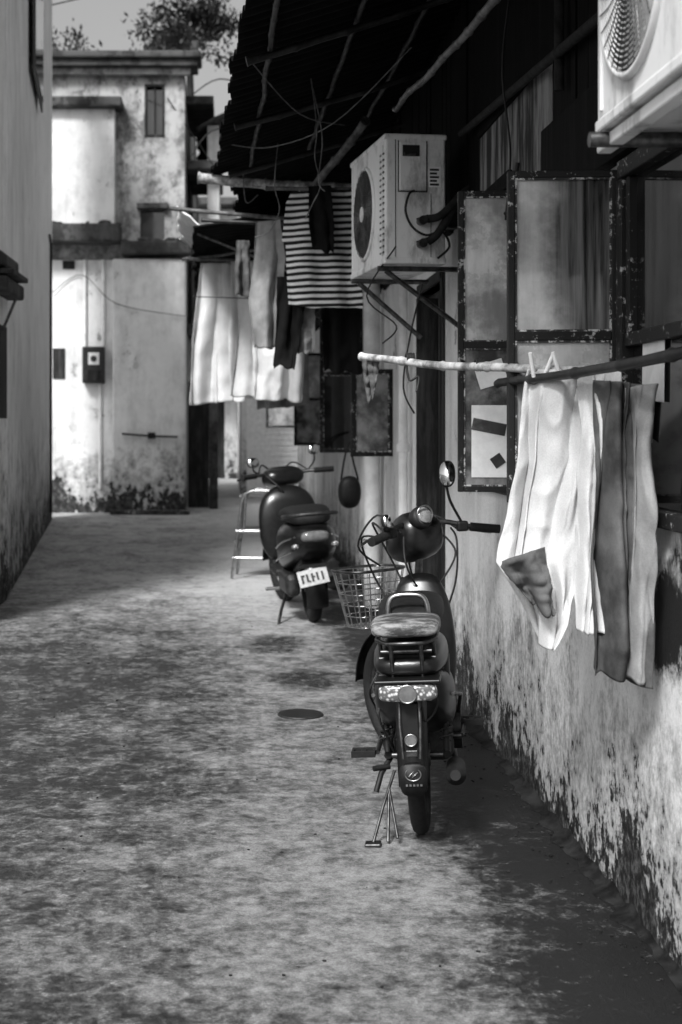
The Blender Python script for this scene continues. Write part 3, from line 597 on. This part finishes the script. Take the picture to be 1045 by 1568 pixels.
def mirror(pfx,base,head,parent,w=.045,h=.06,tilt=-12,yaw=0):
    b,hd=Vector(base),Vector(head); tube(pfx+'_stalk',[tuple(b),tuple(b.lerp(hd,.55)+Vector((.02 if hd.x>b.x else -.02,0,-.02))),tuple(hd+Vector((0,.01,-h*.7)))],.006,m_blackmat,parent,smooth_path=True)
    R=(math.radians(tilt),0,math.radians(yaw))
    loft(pfx+'_shell',[(-.003,0,0,w*.96,h*.96,2.4),(.004,0,0,w,h,2.4),(.018,0,0,w*.9,h*.9,2.3),(.03,0,0,w*.4,h*.4,2)],m_blackmat,parent,loc=tuple(hd),rot=R)
    loft(pfx+'_glass',[(-.008,0,0,w*.86,h*.86,2.4),(-.004,0,0,w*.88,h*.88,2.4)],m_mirror,parent,loc=tuple(hd),sub=0,rot=R)

def moped():
    e=empty('moped',(.69,5.06,0),(0,math.radians(-3.5),math.radians(-10)))
    wheel('rear_wheel',0,0,.275,.030,e)
    fender('rear_fender',0,.275,.315,-8,150,.105,m_black,e)
    loft('mudflap',[(-.006,0,0,.045,.055,3.5),(.006,0,0,.047,.057,3.5)],m_blackmat,e,loc=(0,-.325,.265),rot=(math.radians(8),0,0),sub=0)
    torus('badge_ring',.021,.0022,(0,-.334,.285),'y',m_chrome,e,n=24,sx=1.25)
    tubes('badge_mark',[[(-.014,-.335,.278),(.002,-.335,.296),(-.002,-.335,.276),(.016,-.335,.292)]],.0024,m_chrome,e)
    boxes('badge_letters',[((-.026+.012*i,-.336,.246),(-.019+.012*i,-.333,.253)) for i in range(5)],m_chrome,e)
    tubes('bracket_strips',[[(-.032,-.31,.54),(-.034,-.335,.45),(-.028,-.345,.34)],[(.032,-.31,.54),(.034,-.335,.45),(.028,-.345,.34)]],.0055,m_steel,e)
    box('bracket_plate',(.055,.006,.16),(0,-.325,.44),m_blackmat,e)
    disc('reflector',.017,(0,-.335,.40),'y',.012,m_lensr,e); torus('reflector_rim',.019,.003,(0,-.340,.40),'y',m_chrome,e,n=24); box('small_tag',(.04,.006,.022),(0,-.335,.355),m_steel,e)
    loft('tail_lamp',[(-.372,0,.56,.088,.022,4),(-.362,0,.56,.100,.030,4.5),(-.31,0,.56,.098,.030,4.5),(-.28,0,.56,.08,.02,4)],m_lens,e)
    disc('tail_lamp_centre',.027,(0,-.374,.56),'y',.01,m_lensr,e); torus('tail_lamp_rim',.029,.003,(0,-.377,.56),'y',m_chrome,e,n=24)
    box('tail_lamp_shade',(.22,.11,.012),(0,-.31,.597),m_black,e)
    loft('tail_cowl',[(-.30,0,.63,.08,.025,3),(-.27,0,.635,.115,.035,3),(-.1,0,.645,.13,.06,3),(.2,0,.62,.13,.09,3),(.45,0,.55,.11,.10,3),(.55,0,.50,.06,.07,3)],m_black,e)
    loft('side_cover',[(-.16,0,.52,.10,.05,3),(-.10,0,.50,.135,.10,3),(.1,0,.46,.15,.14,3),(.35,0,.42,.14,.14,3),(.42,0,.42,.09,.09,3)],m_black,e)
    tubes('rack',[[(-.10,.12,.73),(-.10,-.26,.725),(-.06,-.33,.72),(.06,-.33,.72),(.10,-.26,.725),(.10,.12,.73)],[(-.085,-.30,.69),(.085,-.30,.69)],[(-.095,-.25,.66),(.095,-.25,.66)],[(-.09,-.25,.72),(-.09,-.2,.62)],[(.09,-.25,.72),(.09,-.2,.62)],[(-.05,-.32,.72),(-.05,-.28,.60)],[(.05,-.32,.72),(.05,-.28,.60)]],.007,m_steel,e)
    loft('rack_pad',[(-.335,0,.762,.095,.015,3.5),(-.325,0,.765,.115,.028,3.5),(-.25,0,.768,.120,.034,3.5),(-.12,0,.768,.118,.034,3.5),(-.08,0,.765,.10,.02,3.5)],m_seatw,e)
    tubes('grab_loop',[[(-.070,-.05,.76),(-.066,-.05,.82),(-.04,-.05,.848),(.04,-.05,.848),(.066,-.05,.82),(.070,-.05,.76)]],.009,m_chrome,e,smooth_path=True)
    loft('seat',[(-.06,0,.75,.08,.03,3),(-.03,0,.765,.115,.05,3),(.2,0,.775,.125,.055,3),(.4,0,.765,.11,.055,3),(.52,0,.74,.07,.045,3)],m_seat,e)
    for sx in (-.105,.105):
        spring('shock',(sx,-.01,.29),(sx,.07,.62),.022,e); tube('swing_arm',[(sx,0,.275),(sx*.9,.42,.30)],.014,m_blackmat,e)
        tube('frame_tube',[(sx*.8,-.25,.62),(sx*.8,.1,.60),(sx*.6,.45,.45),(sx*.5,.6,.28)],.014,m_blackmat,e)
    tubes('side_rail',[[(-.14,-.05,.5),(-.16,.2,.45),(-.14,.45,.33)],[(.14,-.05,.5),(.16,.2,.45),(.14,.45,.33)]],.007,m_steel,e)
    box('engine_case',(.24,.26,.20),(0,.42,.28),m_engine,e,bev=.04,seg=4); cyl('engine_cover',(-.15,.45,.28),(-.10,.45,.28),.085,m_engine,e); cyl('engine_cover_r',(.10,.45,.28),(.15,.45,.28),.085,m_engine,e)
    boxes('cylinder_fins',[((-.065,.52+i*.018,.26),(.065,.527+i*.018,.38)) for i in range(7)],m_engine,e)
    tube('exhaust',[(.05,.62,.30),(.10,.60,.20),(.12,.35,.17),(.125,.15,.20)],.014,m_steel,e,smooth_path=True); tube('muffler',[(.125,.17,.20),(.13,.1,.21),(.135,-.16,.24),(.135,-.19,.245)],1,m_blackmat,e,radii=[.02,.034,.036,.018],res=6)
    box('chain_guard',(.02,.34,.06),(-.075,.2,.30),m_black,e,bev=.008)
    cyl('crank_axle',(-.15,.33,.27),(.15,.33,.27),.012,m_steel,e); tubes('crank_arm',[[(-.15,.33,.27),(-.16,.21,.24)],[(.15,.33,.27),(.16,.45,.30)]],.010,m_steel,e)
    for px_,py_,pz_ in ((-.21,.21,.24),(.19,.45,.30)):
        boxes('pedal',[((px_-.045,py_-.035,pz_-.012),(px_+.045,py_-.025,pz_+.012)),((px_-.045,py_+.025,pz_-.012),(px_+.045,py_+.035,pz_+.012)),((px_-.045,py_-.024,pz_-.01),(px_-.035,py_+.024,pz_+.01)),((px_+.035,py_-.024,pz_-.01),(px_+.045,py_+.024,pz_+.01)),((px_-.01,py_-.024,pz_-.008),(px_+.01,py_+.024,pz_+.008))],m_rubber,e,.002)
    tubes('passenger_peg',[[(-.09,.05,.27),(-.13,-.04,.22),(-.15,-.06,.16)],[(-.10,-.02,.24),(-.155,-.05,.24)]],.010,m_blackmat,e)
    tubes('stand',[[(-.085,.0,.22),(-.125,-.10,.12),(-.16,-.19,.015)],[(-.105,-.05,.17),(-.11,-.17,.015)],[(-.105,-.05,.17),(-.075,-.18,.03)]],.0055,m_steel,e)
    box('stand_foot',(.055,.05,.012),(-.160,-.195,.016),m_steel,e,bev=.004)
    tubes('tail_wires',[[(.07,-.2,.60),(.09,-.25,.5),(.05,-.28,.45),(.04,-.3,.5)],[(-.09,.0,.55),(-.12,-.1,.45),(-.10,-.05,.35),(-.08,0,.28)],[(-.10,.1,.6),(-.16,.05,.5),(-.15,.2,.4)]],.004,m_cable,e,smooth_path=True)
    loft('floor_tunnel',[(.5,0,.36,.10,.09,3),(.65,0,.34,.12,.07,3),(.85,0,.42,.10,.08,3),(.98,0,.6,.06,.07,2.5)],m_black,e)
    loft('leg_shield',[(.84,0,.42,.10,.13,3),(.87,0,.48,.14,.19,3),(.92,0,.56,.14,.24,3),(.97,0,.64,.10,.24,3)],m_black,e)
    f=empty('front_assembly',(0,1.02,0),(0,0,math.radians(38)),e)
    wheel('front_wheel',0,.20,.275,.028,f)
    fender('front_fender',.20,.275,.312,35,175,.095,m_black,f)
    tubes('fork',[[(-.065,.20,.275),(-.065,.02,.80)],[(.065,.20,.275),(.065,.02,.80)],[(-.07,.02,.78),(.07,.02,.78)],[(0,.03,.70),(0,-.02,1.0)]],.016,m_steel,f)
    tubes('handlebar',[[(-.31,-.13,.985),(-.22,-.09,1.0),(-.10,-.03,1.03),(0,-.02,1.0),(.10,-.03,1.03),(.22,-.09,1.0),(.31,-.13,.985)]],.011,m_steel,f,smooth_path=True)
    for sx in (-1,1):
        cyl('grip',(sx*.215,-.088,1.0),(sx*.33,-.14,.982),.019,m_rubber,f); box('switch_pod',(.05,.04,.045),(sx*.185,-.07,1.005),m_blackmat,f,(0,0,-sx*.4),bev=.01)
        tube('brake_lever',[(sx*.19,-.04,1.0),(sx*.25,-.02,.985),(sx*.34,-.07,.965)],.006,m_chrome,f,smooth_path=True)
    mirror('right_mirror',(.185,-.07,1.02),(.10,-.10,1.235),f,.036,.060,-12,-48); mirror('left_mirror',(-.185,-.07,1.02),(-.235,-.12,1.06),f,.02,.03)
    loft('headlamp_cowl',[(-.09,0,.97,.055,.05,2.5),(-.06,0,.98,.10,.085,2.6),(0,0,.98,.12,.11,2.6),(.08,0,.96,.10,.11,2.4),(.14,0,.945,.08,.08,2.2),(.15,0,.945,.05,.05,2)],m_black,f)
    loft('dial_pod',[(-.03,0,0,.035,.035,2),(-.02,0,0,.052,.052,2),(.02,0,0,.05,.05,2),(.05,0,0,.03,.03,2)],m_blackmat,f,loc=(-.03,-.07,1.055),rot=(math.radians(-25),0,0))
    loft('dial',[(-.004,0,0,.034,.034,2),(.004,0,0,.036,.036,2)],m_glass,f,loc=(-.03,-.100,1.07),rot=(math.radians(-25),0,0),sub=0)
    torus('dial_rim',.038,.0035,(-.03,-.104,1.072),'y',m_chrome,f,n=32)
    tubes('cables',[[(-.18,-.05,.99),(-.16,.10,1.04),(-.05,.14,.88),(-.02,.05,.7)],[(.18,-.05,.99),(.15,.12,1.05),(.05,.15,.9),(.03,.05,.7)],[(-.20,-.06,.98),(-.22,.10,.98),(-.10,.20,.80),(-.04,.1,.6)],[(-.10,-.04,.98),(-.14,-.10,.88),(-.08,-.08,.78),(0,-.04,.75)],[(.1,-.04,.98),(.12,-.1,.9),(.06,-.09,.8),(0,-.04,.72)],[(-.12,-.05,1.0),(-.2,0,1.08),(-.24,.1,.95),(-.1,.15,.85)],[(.14,-.05,1.0),(.10,-.14,.95),(.08,-.14,.78),(.02,-.1,.6)]],.0045,m_cable,f,smooth_path=True)
    bk=empty('basket',(0,.27,.56),(0,0,0),f)
    def rr(w,d,z):
        pts=[]
        for k in range(40):
            a=2*math.pi*k/40; ca,sa=math.cos(a),math.sin(a); pts.append((w*math.copysign(abs(ca)**.6,ca),.13+d*math.copysign(abs(sa)**.6,sa),z))
        return pts
    lv=[(.10,.085,0),(.108,.092,.05),(.118,.10,.10),(.128,.108,.15),(.138,.116,.20),(.15,.125,.25)]
    tubes('rings',[rr(*l) for l in lv],.0028,m_chrome,bk,closed=True,res=1); tubes('top_rim',[rr(.152,.127,.255)],.006,m_steel,bk,closed=True)
    a,b=rr(*lv[0]),rr(*lv[-1]); tubes('uprights',[[a[k],b[k]] for k in range(0,40,2)],.0026,m_chrome,bk,res=1)
    tubes('base_wires',[[(-.095+i*.024,.05,0),(-.095+i*.024,.21,0)] for i in range(9)]+[[(-.09,.06+i*.03,0),(.09,.06+i*.03,0)] for i in range(5)],.0022,m_chrome,bk,res=1)
    tubes('basket_stay',[[(-.05,.0,0),(-.06,-.18,-.3)],[(.05,.0,0),(.06,-.18,-.3)]],.005,m_steel,bk)
    return e
moped()

def scooter():
    e=empty('scooter',(.63,10.45,0),(0,math.radians(-5),math.radians(5))); e.scale=(1.07,1.07,1.07)
    wheel('rear_wheel',0,0,.25,.045,e,8)
    fender('rear_fender',0,.25,.30,-25,120,.15,m_black,e)
    loft('tail_body',[(-.40,0,.60,.05,.04,2.5),(-.36,0,.60,.12,.08,2.6),(-.25,0,.58,.17,.13,2.7),(0,0,.55,.20,.17,2.8),(.3,0,.50,.19,.19,3),(.48,0,.46,.15,.17,3)],m_black,e)
    loft('seat',[(-.32,0,.72,.09,.03,3),(-.27,0,.74,.15,.06,3),(.0,0,.76,.17,.06,3),(.2,0,.735,.16,.055,3),(.45,0,.72,.14,.05,3),(.52,0,.70,.08,.04,3)],m_seat,e)
    tubes('grab_rail',[[(-.16,-.05,.74),(-.17,-.32,.76),(-.08,-.42,.77),(.08,-.42,.77),(.17,-.32,.76),(.16,-.05,.74)]],.013,m_engine,e,smooth_path=True)
    loft('tail_lamp',[(-.43,0,.62,.07,.025,3),(-.40,0,.62,.10,.04,3),(-.36,0,.62,.09,.04,3)],m_lensr,e)
    loft('indicator',[(-.40,-.13,.56,.02,.015,2),(-.36,-.135,.56,.035,.025,2)],m_lens,e); loft('indicator_r',[(-.40,.13,.56,.02,.015,2),(-.36,.135,.56,.035,.025,2)],m_lens,e)
    p=box('number_plate',(.20,.006,.11),(-.04,-.44,.36),m_plate,e,(math.radians(-18),math.radians(-8),0),bev=.004)
    boxes('plate_glyphs',[((-.080+i*.034,-.008,-.03+.004*(i%2)),(-.066+i*.034,-.0035,.026)) for i in range(5)]+[((-.066,-.008,.014),(-.055,-.0035,.026)),((-.032,-.008,-.03),(-.021,-.0035,-.018)),((.002,-.008,-.004),(.013,-.0035,.006))],m_ink,p)
    boxes('plate_bracket',[((-.12,-.43,.42),(.06,-.38,.44))],m_blackmat,e)
    tubes('body_trim',[[(-.205,.1,.52),(-.19,-.15,.58),(-.12,-.33,.62)],[(.205,.1,.52),(.19,-.15,.58),(.12,-.33,.62)],[(-.20,.2,.42),(-.205,-.02,.46),(-.15,-.28,.52)]],.006,m_chrome,e,smooth_path=True)
    box('transmission',(.10,.45,.16),(-.13,.15,.27),m_engine,e,bev=.04,seg=3); tube('muffler',[(.16,.3,.22),(.17,-.05,.26),(.17,-.32,.30),(.17,-.35,.30)],1,m_engine,e,radii=[.03,.055,.055,.03])
    box('floorboard',(.36,.42,.06),(0,.70,.30),m_blackmat,e,bev=.02)
    loft('leg_shield',[(.86,0,.52,.20,.20,3),(.90,0,.60,.24,.28,2.8),(.98,0,.64,.22,.28,2.6),(1.05,0,.66,.14,.22,2.4)],m_black,e)
    tubes('side_stand',[[(-.13,.25,.22),(-.22,.0,.1),(-.26,-.10,.012)]],.011,m_steel,e); box('stand_foot',(.07,.05,.012),(-.265,-.105,.012),m_steel,e)
    box('footpeg',(.10,.05,.02),(-.26,.05,.25),m_chrome,e,bev=.006)
    f=empty('front_assembly',(0,1.05,0),(0,0,math.radians(14)),e)
    wheel('front_wheel',0,.15,.25,.04,f,8); fender('front_fender',.15,.25,.30,30,170,.14,m_black,f)
    tubes('fork',[[(-.07,.15,.25),(-.07,0,.75)],[(.07,.15,.25),(.07,0,.75)]],.018,m_steel,f)
    loft('handlebar_cowl',[(-.10,0,.95,.10,.04,2.6),(-.05,0,.97,.17,.07,2.6),(.05,0,.96,.17,.09,2.5),(.13,0,.94,.10,.07,2.3)],m_black,f)
    tubes('handlebar',[[(-.36,-.12,.99),(-.2,-.03,.99),(0,0,.98),(.2,-.03,.99),(.36,-.12,.99)]],.013,m_steel,f)
    for sx in (-1,1):
        cyl('grip',(sx*.24,-.055,.99),(sx*.37,-.125,.99),.021,m_rubber,f); tube('brake_lever',[(sx*.22,.0,.99),(sx*.30,.02,.98),(sx*.38,-.04,.97)],.008,m_steel,f)
        mirror('mirror',(sx*.20,-.03,1.0),(sx*.25,-.06,1.12+.03*sx),f,.05,.04,0)
    tubes('cables',[[(-.2,-.02,1.0),(-.12,.1,1.06),(0,.12,.95)],[(.2,-.02,1.0),(.12,.1,1.06),(0,.12,.95)],[(-.15,-.05,.98),(-.1,-.15,.9),(0,-.1,.8)]],.006,m_cable,f,smooth_path=True)
    return e
scooter()
tubes('overhead_cable',[[(-2.9,22,7.9),(-1.5,20,7.6),(.2,17,7.2),(1.0,14,3.6)],[(-.6,23.5,6.9),(0,20,6.3),(.9,13,3.9)],[(-.6,23.5,5.9),(-.1,18,5.2),(.9,13,3.8)],[(-1.0,23.3,6.8),(-.1,24,5.6)]],.010,m_cable,smooth_path=True)

# ------------------------------------------------------------------ light
w=bpy.data.worlds.new("World"); S.world=w; w.use_nodes=True; t=w.node_tree; bg=t.nodes['Background']
sky=t.nodes.new('ShaderNodeTexSky'); sky.sky_type='NISHITA'; sky.sun_disc=False
sd=Vector((-.31,-.64,.74)).normalized(); sky.sun_elevation=math.asin(sd.z); sky.sun_rotation=math.atan2(sd.x,sd.y)
sky.dust_density=5; sky.air_density=1.5
bw=t.nodes.new('ShaderNodeRGBToBW'); t.links.new(sky.outputs[0],bw.inputs[0]); t.links.new(bw.outputs[0],bg.inputs[0]); bg.inputs[1].default_value=.15
sl=bpy.data.lights.new('sun','SUN'); sl.energy=4.8; sl.angle=math.radians(12); so=bpy.data.objects.new('sun',sl); COL.objects.link(so); so.rotation_euler=sd.to_track_quat('Z','Y').to_euler()
# ------------------------------------------------------------------ camera
cd=bpy.data.cameras.new('camera'); co=bpy.data.objects.new('camera',cd); COL.objects.link(co); S.camera=co
co.location=(0,0,1.45); co.rotation_euler=(math.radians(90),0,0); cd.sensor_fit='VERTICAL'; cd.sensor_height=36; cd.sensor_width=24; cd.lens=50
cd.shift_x=172.5/1568; cd.shift_y=-134/1568; cd.clip_end=600; cd.clip_start=.05
cd.dof.use_dof=True; cd.dof.focus_distance=5.0; cd.dof.aperture_fstop=4.0
